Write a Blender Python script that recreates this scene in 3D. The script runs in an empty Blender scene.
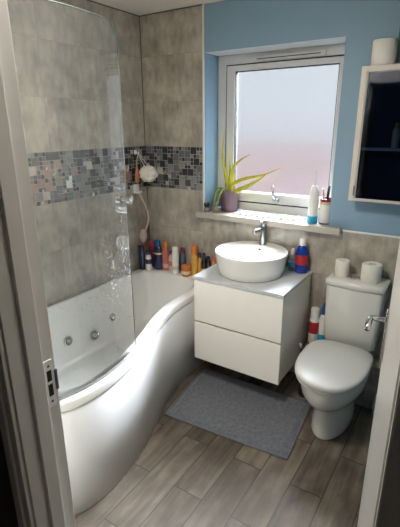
import bpy, bmesh, math, random
from mathutils import Vector, Matrix
PI = math.pi
scn = bpy.context.scene
COL = scn.collection
rnd = random.Random(7)

# ------------------------------------------------------------------ materials
def s2l(c):
    return tuple(((x/255)/12.92 if x/255 <= .04045 else ((x/255+.055)/1.055)**2.4) for x in c)

def mat(name, rgb, rough=.5, metal=0., coat=0., trans=0., noise=0., nscale=8., bump=0., bscale=60., spec=.5, ior=1.45, sheen=0., rvar=0.):
    """procedural principled: srgb 0-255 colour, optional colour mottling and bump"""
    m = bpy.data.materials.new(name); m.use_nodes = True
    nt = m.node_tree; b = nt.nodes['Principled BSDF']
    c = s2l(rgb)
    b.inputs['Base Color'].default_value = (*c, 1)
    b.inputs['Roughness'].default_value = rough
    b.inputs['Metallic'].default_value = metal
    b.inputs['Coat Weight'].default_value = coat
    b.inputs['Coat Roughness'].default_value = .06
    b.inputs['Transmission Weight'].default_value = trans
    b.inputs['Specular IOR Level'].default_value = spec
    b.inputs['IOR'].default_value = ior
    b.inputs['Sheen Weight'].default_value = sheen
    tc = nt.nodes.new('ShaderNodeTexCoord')
    if noise or rvar:
        n = nt.nodes.new('ShaderNodeTexNoise'); n.inputs['Scale'].default_value = nscale
        n.inputs['Detail'].default_value = 5
        nt.links.new(tc.outputs['Object'], n.inputs['Vector'])
        if noise:
            r = nt.nodes.new('ShaderNodeValToRGB')
            r.color_ramp.elements[0].position = .3; r.color_ramp.elements[1].position = .7
            r.color_ramp.elements[0].color = (*[max(0, x*(1-noise)) for x in c], 1)
            r.color_ramp.elements[1].color = (*[min(1, x*(1+noise)) for x in c], 1)
            nt.links.new(n.outputs['Fac'], r.inputs['Fac']); nt.links.new(r.outputs['Color'], b.inputs['Base Color'])
        if rvar:
            mr = nt.nodes.new('ShaderNodeMapRange')
            mr.inputs['To Min'].default_value = max(.02, rough-rvar); mr.inputs['To Max'].default_value = rough+rvar
            nt.links.new(n.outputs['Fac'], mr.inputs['Value']); nt.links.new(mr.outputs['Result'], b.inputs['Roughness'])
    if bump:
        n2 = nt.nodes.new('ShaderNodeTexNoise'); n2.inputs['Scale'].default_value = bscale; n2.inputs['Detail'].default_value = 3
        bp = nt.nodes.new('ShaderNodeBump'); bp.inputs['Strength'].default_value = bump; bp.inputs['Distance'].default_value = .004
        nt.links.new(tc.outputs['Object'], n2.inputs['Vector'])
        nt.links.new(n2.outputs['Fac'], bp.inputs['Height']); nt.links.new(bp.outputs['Normal'], b.inputs['Normal'])
    return m

class NB:
    """small node builder"""
    def __init__(s, m): s.nt = m.node_tree
    def n(s, t, **kw):
        nd = s.nt.nodes.new(t)
        for k, v in kw.items(): setattr(nd, k, v)
        return nd
    def l(s, a, b): s.nt.links.new(a, b)
    def math(s, op, a, b=None):
        nd = s.n('ShaderNodeMath', operation=op)
        for i, x in enumerate((a, b)):
            if x is None: continue
            if isinstance(x, (int, float)): nd.inputs[i].default_value = x
            else: s.l(x, nd.inputs[i])
        return nd.outputs[0]
    def ramp(s, fac, stops):
        r = s.n('ShaderNodeValToRGB')
        e = r.color_ramp.elements
        while len(e) < len(stops): e.new(.5)
        for k, (p, c) in enumerate(stops): e[k].position = p; e[k].color = (*c, 1)
        s.l(fac, r.inputs['Fac']); return r.outputs['Color']

def tile_mat(name, axis, z0, u0):
    """cement look wall tiles 600 x 300 with fine joints; axis 'x' or 'y' runs along the wall"""
    m = bpy.data.materials.new(name); m.use_nodes = True
    q = NB(m); b = m.node_tree.nodes['Principled BSDF']
    tc = q.n('ShaderNodeTexCoord'); sp = q.n('ShaderNodeSeparateXYZ'); q.l(tc.outputs['Object'], sp.inputs[0])
    u = q.math('SUBTRACT', sp.outputs['X' if axis == 'x' else 'Y'], u0); v = q.math('SUBTRACT', sp.outputs['Z'], z0)
    fu = q.math('DIVIDE', u, .6); fv = q.math('DIVIDE', v, .3)
    du = q.math('ABSOLUTE', q.math('SUBTRACT', fu, q.math('ROUND', fu))); dv = q.math('ABSOLUTE', q.math('SUBTRACT', fv, q.math('ROUND', fv)))
    j = q.math('MAXIMUM', q.math('LESS_THAN', du, .0015), q.math('LESS_THAN', dv, .003))
    cid = q.math('ADD', q.math('MULTIPLY', q.math('FLOOR', fu), 7.3), q.math('MULTIPLY', q.math('FLOOR', fv), 3.7))
    off = q.n('ShaderNodeCombineXYZ'); q.l(cid, off.inputs[0]); q.l(cid, off.inputs[1])
    ad = q.n('ShaderNodeVectorMath', operation='ADD'); q.l(tc.outputs['Object'], ad.inputs[0]); q.l(off.outputs[0], ad.inputs[1])
    mp = q.n('ShaderNodeMapping'); mp.inputs['Scale'].default_value = (3, 3, 3.4); q.l(ad.outputs[0], mp.inputs['Vector'])
    n1 = q.n('ShaderNodeTexNoise'); n1.inputs['Scale'].default_value = 1.6; n1.inputs['Detail'].default_value = 7; n1.inputs['Roughness'].default_value = .6
    q.l(mp.outputs[0], n1.inputs['Vector'])
    mp2 = q.n('ShaderNodeMapping'); mp2.inputs['Scale'].default_value = (12, 12, 5); q.l(ad.outputs[0], mp2.inputs['Vector'])
    n2 = q.n('ShaderNodeTexNoise'); n2.inputs['Scale'].default_value = 2.2; n2.inputs['Detail'].default_value = 4; q.l(mp2.outputs[0], n2.inputs['Vector'])
    f = q.math('ADD', q.math('MULTIPLY', n1.outputs['Fac'], .65), q.math('MULTIPLY', n2.outputs['Fac'], .35))
    c = q.ramp(f, [(.34, s2l((126, 120, 110))), (.5, s2l((162, 155, 143))), (.66, s2l((194, 186, 173)))])
    mx = q.n('ShaderNodeMix', data_type='RGBA'); q.l(j, mx.inputs['Factor']); q.l(c, mx.inputs['A']); mx.inputs['B'].default_value = (*s2l((132, 126, 117)), 1)
    q.l(mx.outputs['Result'], b.inputs['Base Color'])
    b.inputs['Roughness'].default_value = .38
    bp = q.n('ShaderNodeBump'); bp.inputs['Strength'].default_value = .25; bp.inputs['Distance'].default_value = .002
    q.l(q.math('SUBTRACT', q.math('MULTIPLY', f, .25), j), bp.inputs['Height']); q.l(bp.outputs['Normal'], b.inputs['Normal'])
    return m

def floor_mat():
    """wood look planks 155 x 630 running towards the window"""
    m = bpy.data.materials.new('wood_look_planks'); m.use_nodes = True
    q = NB(m); b = m.node_tree.nodes['Principled BSDF']
    tc = q.n('ShaderNodeTexCoord'); sp = q.n('ShaderNodeSeparateXYZ'); q.l(tc.outputs['Object'], sp.inputs[0])
    fx = q.math('DIVIDE', q.math('SUBTRACT', sp.outputs['X'], .9885), .157)
    row = q.math('FLOOR', fx)
    par = q.math('MULTIPLY', q.math('FLOORED_MODULO', row, 2), .5)
    fy = q.math('ADD', q.math('DIVIDE', q.math('ADD', sp.outputs['Y'], 1.2575), .63), q.math('ADD', par, .5))
    brd = q.math('FLOOR', fy)
    du = q.math('ABSOLUTE', q.math('SUBTRACT', fx, q.math('ROUND', fx))); dv = q.math('ABSOLUTE', q.math('SUBTRACT', fy, q.math('ROUND', fy)))
    j = q.math('MAXIMUM', q.math('LESS_THAN', du, .014), q.math('LESS_THAN', dv, .004))
    cid = q.math('ADD', q.math('MULTIPLY', row, 5.17), q.math('MULTIPLY', brd, 11.3))
    off = q.n('ShaderNodeCombineXYZ'); q.l(cid, off.inputs[0]); q.l(cid, off.inputs[2])
    ad = q.n('ShaderNodeVectorMath', operation='ADD'); q.l(tc.outputs['Object'], ad.inputs[0]); q.l(off.outputs[0], ad.inputs[1])
    mp = q.n('ShaderNodeMapping'); mp.inputs['Scale'].default_value = (26, 2.6, 1); q.l(ad.outputs[0], mp.inputs['Vector'])
    n1 = q.n('ShaderNodeTexNoise'); n1.inputs['Scale'].default_value = 1.; n1.inputs['Detail'].default_value = 6; n1.inputs['Distortion'].default_value = .6
    q.l(mp.outputs[0], n1.inputs['Vector'])
    mp2 = q.n('ShaderNodeMapping'); mp2.inputs['Scale'].default_value = (7, 4, 1); q.l(ad.outputs[0], mp2.inputs['Vector'])
    n2 = q.n('ShaderNodeTexNoise'); n2.inputs['Scale'].default_value = 1.5; n2.inputs['Detail'].default_value = 4; q.l(mp2.outputs[0], n2.inputs['Vector'])
    wn = q.n('ShaderNodeTexWhiteNoise', noise_dimensions='1D'); q.l(cid, wn.inputs['W'])
    f = q.math('ADD', q.math('ADD', q.math('MULTIPLY', n1.outputs['Fac'], .45), q.math('MULTIPLY', n2.outputs['Fac'], .45)), q.math('MULTIPLY', wn.outputs['Value'], .14))
    c = q.ramp(f, [(.36, s2l((58, 51, 43))), (.52, s2l((92, 83, 72))), (.68, s2l((124, 114, 100)))])
    mx = q.n('ShaderNodeMix', data_type='RGBA'); q.l(j, mx.inputs['Factor']); q.l(c, mx.inputs['A']); mx.inputs['B'].default_value = (*s2l((44, 38, 33)), 1)
    q.l(mx.outputs['Result'], b.inputs['Base Color'])
    b.inputs['Roughness'].default_value = .6; b.inputs['Specular IOR Level'].default_value = .3
    bp = q.n('ShaderNodeBump'); bp.inputs['Strength'].default_value = .3; bp.inputs['Distance'].default_value = .002
    q.l(q.math('SUBTRACT', q.math('MULTIPLY', n1.outputs['Fac'], .3), j), bp.inputs['Height']); q.l(bp.outputs['Normal'], b.inputs['Normal'])
    return m

def screen_glass():
    """thin clear glass with a slight green tint and dried water specks"""
    m = bpy.data.materials.new('shower_glass'); m.use_nodes = True
    nt = m.node_tree; nt.nodes.clear(); q = NB(m)
    out = q.n('ShaderNodeOutputMaterial')
    tr = q.n('ShaderNodeBsdfTransparent'); tr.inputs['Color'].default_value = (.94, .96, .94, 1)
    gl = q.n('ShaderNodeBsdfGlossy'); gl.inputs['Roughness'].default_value = .015
    fr = q.n('ShaderNodeFresnel'); fr.inputs['IOR'].default_value = 1.5
    mx = q.n('ShaderNodeMixShader'); q.l(q.math('MINIMUM', q.math('MULTIPLY', fr.outputs[0], 1.9), 1.), mx.inputs[0]); q.l(tr.outputs[0], mx.inputs[1]); q.l(gl.outputs[0], mx.inputs[2])
    # specks: more of them low down where the spray lands
    tc = q.n('ShaderNodeTexCoord'); sp = q.n('ShaderNodeSeparateXYZ'); q.l(tc.outputs['Object'], sp.inputs[0])
    vo = q.n('ShaderNodeTexVoronoi'); vo.inputs['Scale'].default_value = 78; q.l(tc.outputs['Object'], vo.inputs['Vector'])
    no = q.n('ShaderNodeTexNoise'); no.inputs['Scale'].default_value = 9; no.inputs['Detail'].default_value = 4; q.l(tc.outputs['Object'], no.inputs['Vector'])
    hm = q.n('ShaderNodeMapRange'); hm.inputs['From Min'].default_value = 1.75; hm.inputs['From Max'].default_value = 1.05
    hm.inputs['To Min'].default_value = .03; hm.inputs['To Max'].default_value = .3; q.l(sp.outputs['Z'], hm.inputs['Value'])
    ym = q.n('ShaderNodeMapRange'); ym.inputs['From Min'].default_value = -1.55; ym.inputs['From Max'].default_value = -1.25
    ym.inputs['To Min'].default_value = .35; ym.inputs['To Max'].default_value = 1.; q.l(sp.outputs['Y'], ym.inputs['Value'])
    lo = q.n('ShaderNodeMapRange'); lo.inputs['From Min'].default_value = .74; lo.inputs['From Max'].default_value = 1.0
    lo.inputs['To Min'].default_value = .25; lo.inputs['To Max'].default_value = 1.15; q.l(sp.outputs['Z'], lo.inputs['Value'])
    th = q.math('MULTIPLY', q.math('MULTIPLY', q.math('MULTIPLY', hm.outputs[0], lo.outputs[0]), ym.outputs[0]), q.math('MULTIPLY', no.outputs['Fac'], 2.))
    dot = q.math('LESS_THAN', vo.outputs['Distance'], th)
    df = q.n('ShaderNodeBsdfDiffuse'); df.inputs['Color'].default_value = (.95, .97, .95, 1)
    m2 = q.n('ShaderNodeMixShader'); q.l(q.math('ADD', q.math('MULTIPLY', dot, .3), .03), m2.inputs[0]); q.l(mx.outputs[0], m2.inputs[1]); q.l(df.outputs[0], m2.inputs[2])
    q.l(m2.outputs[0], out.inputs['Surface'])
    return m

def frosted_glass():
    """obscured window pane: rough refraction that blurs what stands outside, fine stipple, part straight through"""
    m = bpy.data.materials.new('obscured_glass'); m.use_nodes = True
    nt = m.node_tree; nt.nodes.clear(); q = NB(m)
    out = q.n('ShaderNodeOutputMaterial')
    tc = q.n('ShaderNodeTexCoord')
    n = q.n('ShaderNodeTexNoise'); n.inputs['Scale'].default_value = 110; n.inputs['Detail'].default_value = 3; q.l(tc.outputs['Object'], n.inputs['Vector'])
    bp = q.n('ShaderNodeBump'); bp.inputs['Strength'].default_value = .8; bp.inputs['Distance'].default_value = .0065; q.l(n.outputs['Fac'], bp.inputs['Height'])
    rf = q.n('ShaderNodeBsdfRefraction'); rf.inputs['Roughness'].default_value = .36; rf.inputs['IOR'].default_value = 1.3
    rf.inputs['Color'].default_value = (1, 1, 1, 1)
    q.l(bp.outputs['Normal'], rf.inputs['Normal'])
    tl = q.n('ShaderNodeBsdfTranslucent'); tl.inputs['Color'].default_value = (.95, .97, 1, 1); q.l(bp.outputs['Normal'], tl.inputs['Normal'])
    m1 = q.n('ShaderNodeMixShader'); m1.inputs[0].default_value = .0; q.l(rf.outputs[0], m1.inputs[1]); q.l(tl.outputs[0], m1.inputs[2])
    tr = q.n('ShaderNodeBsdfTransparent'); tr.inputs['Color'].default_value = (1, 1, 1, 1)
    m2 = q.n('ShaderNodeMixShader'); m2.inputs[0].default_value = .115; q.l(m1.outputs[0], m2.inputs[1]); q.l(tr.outputs[0], m2.inputs[2])
    gl = q.n('ShaderNodeBsdfGlossy'); gl.inputs['Roughness'].default_value = .3
    m3 = q.n('ShaderNodeMixShader'); m3.inputs[0].default_value = .04; q.l(m2.outputs[0], m3.inputs[1]); q.l(gl.outputs[0], m3.inputs[2])
    q.l(m3.outputs[0], out.inputs['Surface'])
    return m

M = dict(
    tile_left=tile_mat('cement_tile_left', 'y', 1.532, -.27), tile_back=tile_mat('cement_tile_back', 'x', 1.532, .56),
    tile_low=tile_mat('cement_tile_low', 'x', .77, .35),
    floor=floor_mat(), glass=screen_glass(), frosted=frosted_glass(),
    blue=mat('blue_wall_paint', (126, 155, 175), .55, noise=.03, nscale=3, bump=.05, bscale=90),
    ceiling=mat('ceiling_paint', (226, 220, 208), .7, noise=.02),
    white_gloss=mat('white_gloss_paint', (205, 202, 196), .28, noise=.02, nscale=4, bump=.03, bscale=30),
    upvc=mat('white_upvc', (200, 200, 199), .3, noise=.01),
    trimw=mat('white_tile_trim', (226, 226, 222), .35, noise=.01),
    sill=mat('sill_tile', (172, 166, 154), .4, noise=.06, nscale=5),
    acrylic=mat('white_acrylic', (238, 237, 233), .12, coat=.4, noise=.01, nscale=2),
    panel=mat('acrylic_panel', (236, 237, 237), .38, coat=.1, noise=.01, nscale=2),
    ceramic=mat('white_ceramic', (236, 235, 229), .08, coat=.5, noise=.01, nscale=2),
    lacquer=mat('white_lacquer', (246, 243, 234), .3, coat=.25, noise=.01),
    worktop=mat('pale_grey_worktop', (196, 200, 200), .32, noise=.05, nscale=14),
    toilet_white=mat('toilet_ceramic', (218, 217, 210), .1, coat=.4, noise=.01, nscale=2), seat_white=mat('toilet_seat_plastic', (196, 196, 190), .4, coat=.0, noise=.01),
    chrome=mat('chrome', (215, 215, 218), .12, metal=1, noise=.02, nscale=20),
    brushed=mat('dull_steel', (150, 150, 150), .32, metal=1, noise=.05, nscale=30),
    dark=mat('dark_gap', (18, 18, 18), .6, noise=.1),
    black=mat('black_plastic', (20, 20, 22), .35, noise=.1, nscale=20),
    rug=mat('grey_pile', (100, 103, 109), .95, noise=.25, nscale=55, bump=.7, bscale=160, sheen=.3),
    hem=mat('grey_hem', (104, 108, 116), .9, noise=.15, nscale=80, bump=.3),
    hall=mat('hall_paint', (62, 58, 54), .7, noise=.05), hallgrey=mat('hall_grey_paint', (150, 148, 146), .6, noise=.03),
    paper=mat('toilet_paper', (234, 230, 220), .9, noise=.02, nscale=30, bump=.2, bscale=120),
    card=mat('cardboard_core', (120, 100, 80), .9, noise=.1),
    navy=mat('navy_plastic', (34, 44, 76), .3, coat=.3, noise=.06), blue_p=mat('blue_plastic', (36, 78, 140), .3, coat=.3, noise=.05),
    cyan=mat('turquoise_plastic', (40, 160, 200), .3, noise=.05), red=mat('red_plastic', (170, 40, 48), .32, coat=.2, noise=.06),
    maroon=mat('maroon_plastic', (120, 34, 48), .35, noise=.06), salmon=mat('salmon_plastic', (190, 108, 94), .35, noise=.06),
    orange=mat('orange_plastic', (206, 118, 52), .35, coat=.2, noise=.06), yellow=mat('yellow_plastic', (206, 160, 74), .35, noise=.06),
    white_p=mat('white_plastic', (230, 228, 224), .3, coat=.2, noise=.02), slate=mat('slate_plastic', (70, 82, 98), .3, noise=.08),
    pinkp=mat('pale_pink_plastic', (208, 184, 172), .35, noise=.04), beige=mat('beige_band', (206, 178, 146), .5, noise=.05),
    clear=mat('clear_plastic', (220, 226, 228), .08, trans=.75, noise=.01), bluegel=mat('blue_liquid', (28, 70, 180), .08, trans=.35, noise=.05),
    puff=mat('white_net', (236, 228, 218), .8, noise=.06, nscale=40, bump=.5, bscale=70, sheen=.3),
    amber=mat('amber_scrubber', (186, 120, 84), .5, noise=.12, nscale=25), brown=mat('brown_pad', (130, 98, 80), .8, noise=.15, nscale=25),
    pot=mat('plum_pot', (92, 70, 80), .35, coat=.2, noise=.1, nscale=12), soil=mat('potting_soil', (60, 46, 36), .95, noise=.3, nscale=60, bump=.6),
    leaf=mat('aloe_leaf', (110, 128, 56), .4, noise=.16, nscale=14), leaf_y=mat('aloe_leaf_yellow', (178, 174, 62), .4, noise=.16, nscale=14),
    leaf_d=mat('aloe_leaf_dark', (78, 96, 52), .45, noise=.18, nscale=14), tip=mat('dry_leaf_tip', (206, 150, 70), .6, noise=.1),
    ribbed=mat('white_ribbed_strip', (206, 204, 198), .7, noise=.03, nscale=30), towel=mat('green_carton', (22, 92, 74), .6, noise=.1),
    cabw=mat('cabinet_white', (214, 206, 196), .45, noise=.03), cabin=mat('cabinet_inside_shade', (34, 44, 66), .6, noise=.1, nscale=6),
    stripe=mat('label_cream', (222, 206, 178), .5, noise=.05),
    brick=mat('outside_brick', (236, 200, 192), .9, noise=.12, nscale=4), hedge=mat('outside_ground', (120, 108, 108), .9, noise=.2),
)
g = M['clear'].node_tree.nodes['Principled BSDF']
def cabglass():
    m = bpy.data.materials.new('dark_cabinet_glass'); m.use_nodes = True
    nt = m.node_tree; nt.nodes.clear(); q = NB(m); out = q.n('ShaderNodeOutputMaterial')
    tc = q.n('ShaderNodeTexCoord'); no = q.n('ShaderNodeTexNoise'); no.inputs['Scale'].default_value = 7; q.l(tc.outputs['Object'], no.inputs['Vector'])
    tr = q.n('ShaderNodeBsdfTransparent'); tr.inputs['Color'].default_value = (.4, .46, .56, 1)
    gl = q.n('ShaderNodeBsdfGlossy'); gl.inputs['Roughness'].default_value = .05; gl.inputs['Color'].default_value = (.6, .65, .75, 1)
    mx = q.n('ShaderNodeMixShader'); q.l(q.math('MULTIPLY', no.outputs['Fac'], .08), mx.inputs[0]); q.l(tr.outputs[0], mx.inputs[1]); q.l(gl.outputs[0], mx.inputs[2])
    q.l(mx.outputs[0], out.inputs['Surface']); return m
M['cabglass'] = cabglass()

# ------------------------------------------------------------------ mesh helpers
def obj(name, bm, m, parent=None, smooth=False, loc=None, angle=None):
    me = bpy.data.meshes.new(name); bm.normal_update(); bm.to_mesh(me); bm.free()
    for x in (m if isinstance(m, (list, tuple)) else [m]): me.materials.append(x)
    if smooth or angle:
        for p in me.polygons: p.use_smooth = True
        if angle: me.set_sharp_from_angle(angle=math.radians(angle))
    o = bpy.data.objects.new(name, me); COL.objects.link(o)
    if loc is not None: o.location = loc
    if parent is not None: o.parent = parent
    return o

def thing(name, label, cat, loc=(0, 0, 0), rz=0, group=None):
    o = bpy.data.objects.new(name, None); COL.objects.link(o); o.empty_display_size = .05
    o.location = loc; o.rotation_euler = (0, 0, rz); o['label'] = label; o['category'] = cat
    if group: o['group'] = group
    return o

def tag(o, label, cat, group=None):
    o['label'] = label; o['category'] = cat
    if group: o['group'] = group
    return o

def struct(o): o['kind'] = 'structure'; return o
def B(): return bmesh.new()

def add_box(bm, x0, x1, y0, y1, z0, z1, bev=0., seg=2, mi=0):
    r = bmesh.ops.create_cube(bm, size=1.)
    vs = r['verts']
    for v in vs:
        v.co = Vector((x0+(v.co.x+.5)*(x1-x0), y0+(v.co.y+.5)*(y1-y0), z0+(v.co.z+.5)*(z1-z0)))
    fs = set(f for v in vs for f in v.link_faces)
    for f in fs: f.material_index = mi
    if bev:
        es = list(set(e for v in vs for e in v.link_edges))
        bmesh.ops.bevel(bm, geom=es, offset=bev, segments=seg, profile=.5, affect='EDGES', material=mi)
    return bm

def add_loft(bm, loops, cap0=True, cap1=True, closed=True, mi=0):
    """skin a list of equal-length point loops"""
    rows = [[bm.verts.new(p) for p in lp] for lp in loops]
    n = len(rows[0])
    for a, b in zip(rows, rows[1:]):
        for i in range(n if closed else n-1):
            f = bm.faces.new((a[i], a[(i+1) % n], b[(i+1) % n], b[i])); f.material_index = mi
    if cap0: bm.faces.new(list(reversed(rows[0]))).material_index = mi
    if cap1: bm.faces.new(rows[-1]).material_index = mi
    return rows

def add_lathe(bm, prof, seg=28, c=(0, 0, 0), mi=0, sx=1., sy=1.):
    """prof: (r, z) bottom to top; r = 0 closes the end"""
    loops = [[(c[0]+r*sx*math.cos(2*PI*k/seg), c[1]+r*sy*math.sin(2*PI*k/seg), c[2]+z) for k in range(seg)] for r, z in prof if r > 1e-6]
    add_loft(bm, loops, True, True, mi=mi)
    return bm

def add_tube(bm, pts, r, seg=10, mi=0):
    pts = [Vector(p) for p in pts]; loops = []
    rr = r if isinstance(r, (list, tuple)) else [r]*len(pts)
    up = Vector((0, 0, 1))
    t0 = (pts[1]-pts[0]).normalized()
    a = t0.cross(up) if abs(t0.z) < .95 else t0.cross(Vector((1, 0, 0))); a.normalize()
    for i, p in enumerate(pts):
        t = (pts[min(i+1, len(pts)-1)]-pts[max(i-1, 0)]).normalized()
        a = (a-t*a.dot(t)).normalized(); b = t.cross(a)
        loops.append([p+(a*math.cos(2*PI*k/seg)+b*math.sin(2*PI*k/seg))*rr[i] for k in range(seg)])
    add_loft(bm, loops, mi=mi); return bm

def fixn(bm): bmesh.ops.recalc_face_normals(bm, faces=bm.faces); return bm
def spline(pts, n):
    """Catmull-Rom through the points"""
    pts = [Vector(p) for p in pts]; out = []
    P = [pts[0]*2-pts[1]]+pts+[pts[-1]*2-pts[-2]]
    m = len(pts)-1
    for i in range(n+1):
        t = i/n*m; k = min(int(t), m-1); f = t-k
        a, b, c, d = P[k:k+4]
        out.append(.5*((2*b)+(c-a)*f+(2*a-5*b+4*c-d)*f*f+(3*b-a-3*c+d)*f**3))
    return out
def bez_box(name, x0, x1, y0, y1, z0, z1, m, parent=None, bev=.004, seg=2, **k):
    return obj(name, add_box(B(), x0, x1, y0, y1, z0, z1, bev, seg), m, parent, **k)

# ------------------------------------------------------------------ room constants
YF, YH = -1.88, -2.01          # room face and hall face of the doorway wall
XR = 2.2                      # right wall
ZC = 2.396
DX0, DX1, DZ = 1.208, 2.09, 2.02   # clear door opening

# floor, ceiling, walls
struct(obj('floor', add_box(B(), -.1, 3.0, -3.6, .06, -.05, 0), M['floor']))
struct(obj('ceiling', add_box(B(), -.1, 3.0, -3.6, .3, ZC, ZC+.06), M['ceiling']))
wl = struct(obj('wall_left', add_box(B(), -.1, 0, YH, .3, 0, ZC), M['tile_left']))
struct(obj('wall_right', add_box(B(), XR, XR+.1, YF, .3, 0, ZC), M['blue']))
# back wall with the window hole (right reveal splayed)
WX0, WX1, WZ0, WZ1, WY = .532, 1.425, 1.07, 2.122, .17
b = B()
add_box(b, 0, WX0, 0, .3, 0, ZC)
for z0, z1 in ((0, 1.05), (WZ1, ZC)): add_loft(b, [[(WX0, 0, z), (WX1, 0, z), (1.5, WY, z), (1.5, .3, z), (WX0, .3, z)] for z in (z0, z1)])
add_loft(b, [[(WX1, 0, z), (XR, 0, z), (XR, .3, z), (1.5, .3, z), (1.5, WY, z)] for z in (0, ZC)])
wb = struct(obj('wall_back', fixn(b), M['blue']))
T = .008
b = B(); add_box(b, 0, .517, -T, 0, 1.532, ZC); add_box(b, 0, .517, -T, 0, 0, 1.229)
obj('tiled_face', b, M['tile_back'], wb)
b = B(); add_box(b, .517, XR, -T, 0, 0, 1.062)
obj('lower_tiled_face', b, M['tile_low'], wb)
struct(obj('trim_1', add_box(B(), .517, .529, -.012, 0, 1.09, ZC, .003), M['trimw']))
struct(obj('trim_2', add_box(B(), 1.4, XR, -.012, 0, 1.062, 1.073, .003), M['trimw']))
b = B(); add_box(b, 0, .004, YF, 0, ZC-.006, ZC); add_box(b, .004, .517, -T-.004, 0, ZC-.006, ZC); add_box(b, 0, .004, -T-.004, -T, .61, ZC-.006)
struct(obj('trim_8', b, mat('dark_tile_sealant', (84, 80, 74), .7, noise=.1)))
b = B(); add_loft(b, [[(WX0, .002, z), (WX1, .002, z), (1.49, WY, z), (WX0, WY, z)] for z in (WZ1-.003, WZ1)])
struct(obj('trim_9', fixn(b), mat('reveal_head_pale', (214, 218, 220), .6, noise=.02)))  # thin pale panel under the reveal head
# doorway wall: bathroom side blue, hall side dark
b = B()
add_box(b, 0, DX0-.03, YH+.03, YF, 0, ZC); add_box(b, DX1+.03, XR, YH+.03, YF, 0, ZC); add_box(b, DX0-.03, DX1+.03, YH+.03, YF, DZ+.03, ZC)
struct(obj('wall_front', b, M['ceiling']))
struct(obj('wall_hall_back', add_box(B(), .1, 3.0, -3.6, -3.5, 0, ZC), M['hallgrey']))
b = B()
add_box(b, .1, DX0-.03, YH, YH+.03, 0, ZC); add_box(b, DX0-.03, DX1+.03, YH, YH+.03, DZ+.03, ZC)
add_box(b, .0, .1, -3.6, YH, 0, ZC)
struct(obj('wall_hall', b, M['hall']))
struct(obj('wall_hall_end', add_box(B(), 2.9, 3.0, -3.5, YH, 0, ZC), M['hallgrey']))
hw = struct(obj('wall_hall_right', add_box(B(), DX1+.03, 3.0, YH, YH+.03, 0, ZC), M['hallgrey']))

# mosaic bands
def mosaic(name, parent, nu, nv, u0, du, place, seed):
    r = random.Random(seed); used = set(); b = B()
    def quad(a0, a1, c0, c1, mi, tilt):
        g_ = .0017
        hs = [.0016+tilt*r.uniform(-1, 1)*.0011 for _ in range(4)]
        cs = [(a0+g_, c0+g_), (a1-g_, c0+g_), (a1-g_, c1-g_), (a0+g_, c1-g_)]
        top = [b.verts.new(place(u, v, h)) for (u, v), h in zip(cs, hs)]
        bot = [b.verts.new(place(u, v, 0)) for (u, v) in cs]
        b.faces.new(top).material_index = mi
        for i in range(4): b.faces.new((bot[i], bot[(i+1) % 4], top[(i+1) % 4], top[i])).material_index = mi
    def pick(u):
        x = r.random()
        if name == 'mosaic_band' and x < .16*max(0, 1-abs(u+1.02)/.35)*2.2: return 6 if r.random() < .75 else 5  # rose cluster paints a pink reflection into the tile colours
        x = r.random()
        return 1 if x < .34 else 2 if x < .58 else 3 if x < .76 else 4 if x < (.86 if name == 'mosaic_strip' else .9) else 5 if x < .95 else 7
    for i in range(nu):
        for j in range(nv):
            if (i, j) in used: continue
            s = 1
            if r.random() < .28 and i+1 < nu and j+1 < nv and not any((i+a, j+c) in used for a in (0, 1) for c in (0, 1)): s = 2
            for a in range(s):
                for c in range(s): used.add((i+a, j+c))
            a0, c0 = u0+i*du, 1.229+j*du
            if s == 1 and r.random() < .14:
                h = du/2
                for a in (0, 1):
                    for c in (0, 1): quad(a0+a*h, a0+a*h+h, c0+c*h, c0+c*h+h, pick(a0), 1)
            else: quad(a0, a0+s*du, c0, c0+s*du, pick(a0), 1)
    # grout backing
    vs = [b.verts.new(place(u, v, .0003)) for u, v in ((u0, 1.229), (u0+nu*du, 1.229), (u0+nu*du, 1.532), (u0, 1.532))]
    b.faces.new(vs).material_index = 0
    fixn(b)
    return obj(name, b, MOS, parent)
MOS = [mat('mosaic_grout', (160, 156, 150), .8, noise=.05), mat('mosaic_black_glass', (52, 54, 58), .08, coat=.5, noise=.1),
       mat('mosaic_slate', (92, 95, 98), .3, noise=.12, nscale=30), mat('mosaic_grey_stone', (128, 127, 124), .45, noise=.12, nscale=30),
       mat('mosaic_charcoal', (70, 72, 76), .2, noise=.1), mat('mosaic_steel', (206, 202, 198), .25, metal=1, noise=.05),
       mat('mosaic_rose_reflection', (158, 132, 122), .35, metal=.3, noise=.14, nscale=30), mat('mosaic_pale_stone', (182, 174, 164), .4, noise=.1)]
mosaic('mosaic_band', wl, 74, 12, -1.8685, .02525, lambda u, v, h: (h+.0002, u, v), 3)
mosaic('mosaic_strip', wb, 20, 12, .008, .02525, lambda u, v, h: (u, -T-h+.0012, v), 5)

# ------------------------------------------------------------------ window
w = bpy.data.objects.new('window_1', None); COL.objects.link(w); w['kind'] = 'structure'
def frame_bm(x0, x1, z0, z1, wd, y0, y1, bev, wt=None, wbm=None):
    b = B(); wt = wt or wd; wbm = wbm or wd
    add_box(b, x0, x0+wd, y0, y1, z0, z1, bev); add_box(b, x1-wd, x1, y0, y1, z0, z1, bev)
    add_box(b, x0+wd-.002, x1-wd+.002, y0, y1, z1-wt, z1, bev); add_box(b, x0+wd-.002, x1-wd+.002, y0, y1, z0, z0+wbm, bev)
    return b
obj('outer_frame', frame_bm(.532, 1.494, 1.09, 2.12, .062, WY, WY+.07, .004, wt=.06, wbm=.055), M['upvc'], w)
obj('glazing_seal', frame_bm(.593, 1.433, 1.144, 2.061, .014, WY+.004, WY+.05, 0), M['dark'], w)
sash = obj('sash', frame_bm(.605, 1.421, 1.155, 2.052, .063, WY-.012, WY+.05, .006, wt=.036, wbm=.064), M['upvc'], w)
obj('gasket', frame_bm(.664, 1.362, 1.215, 2.02, .008, WY-.004, WY+.03, 0), M['dark'], sash)
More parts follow.
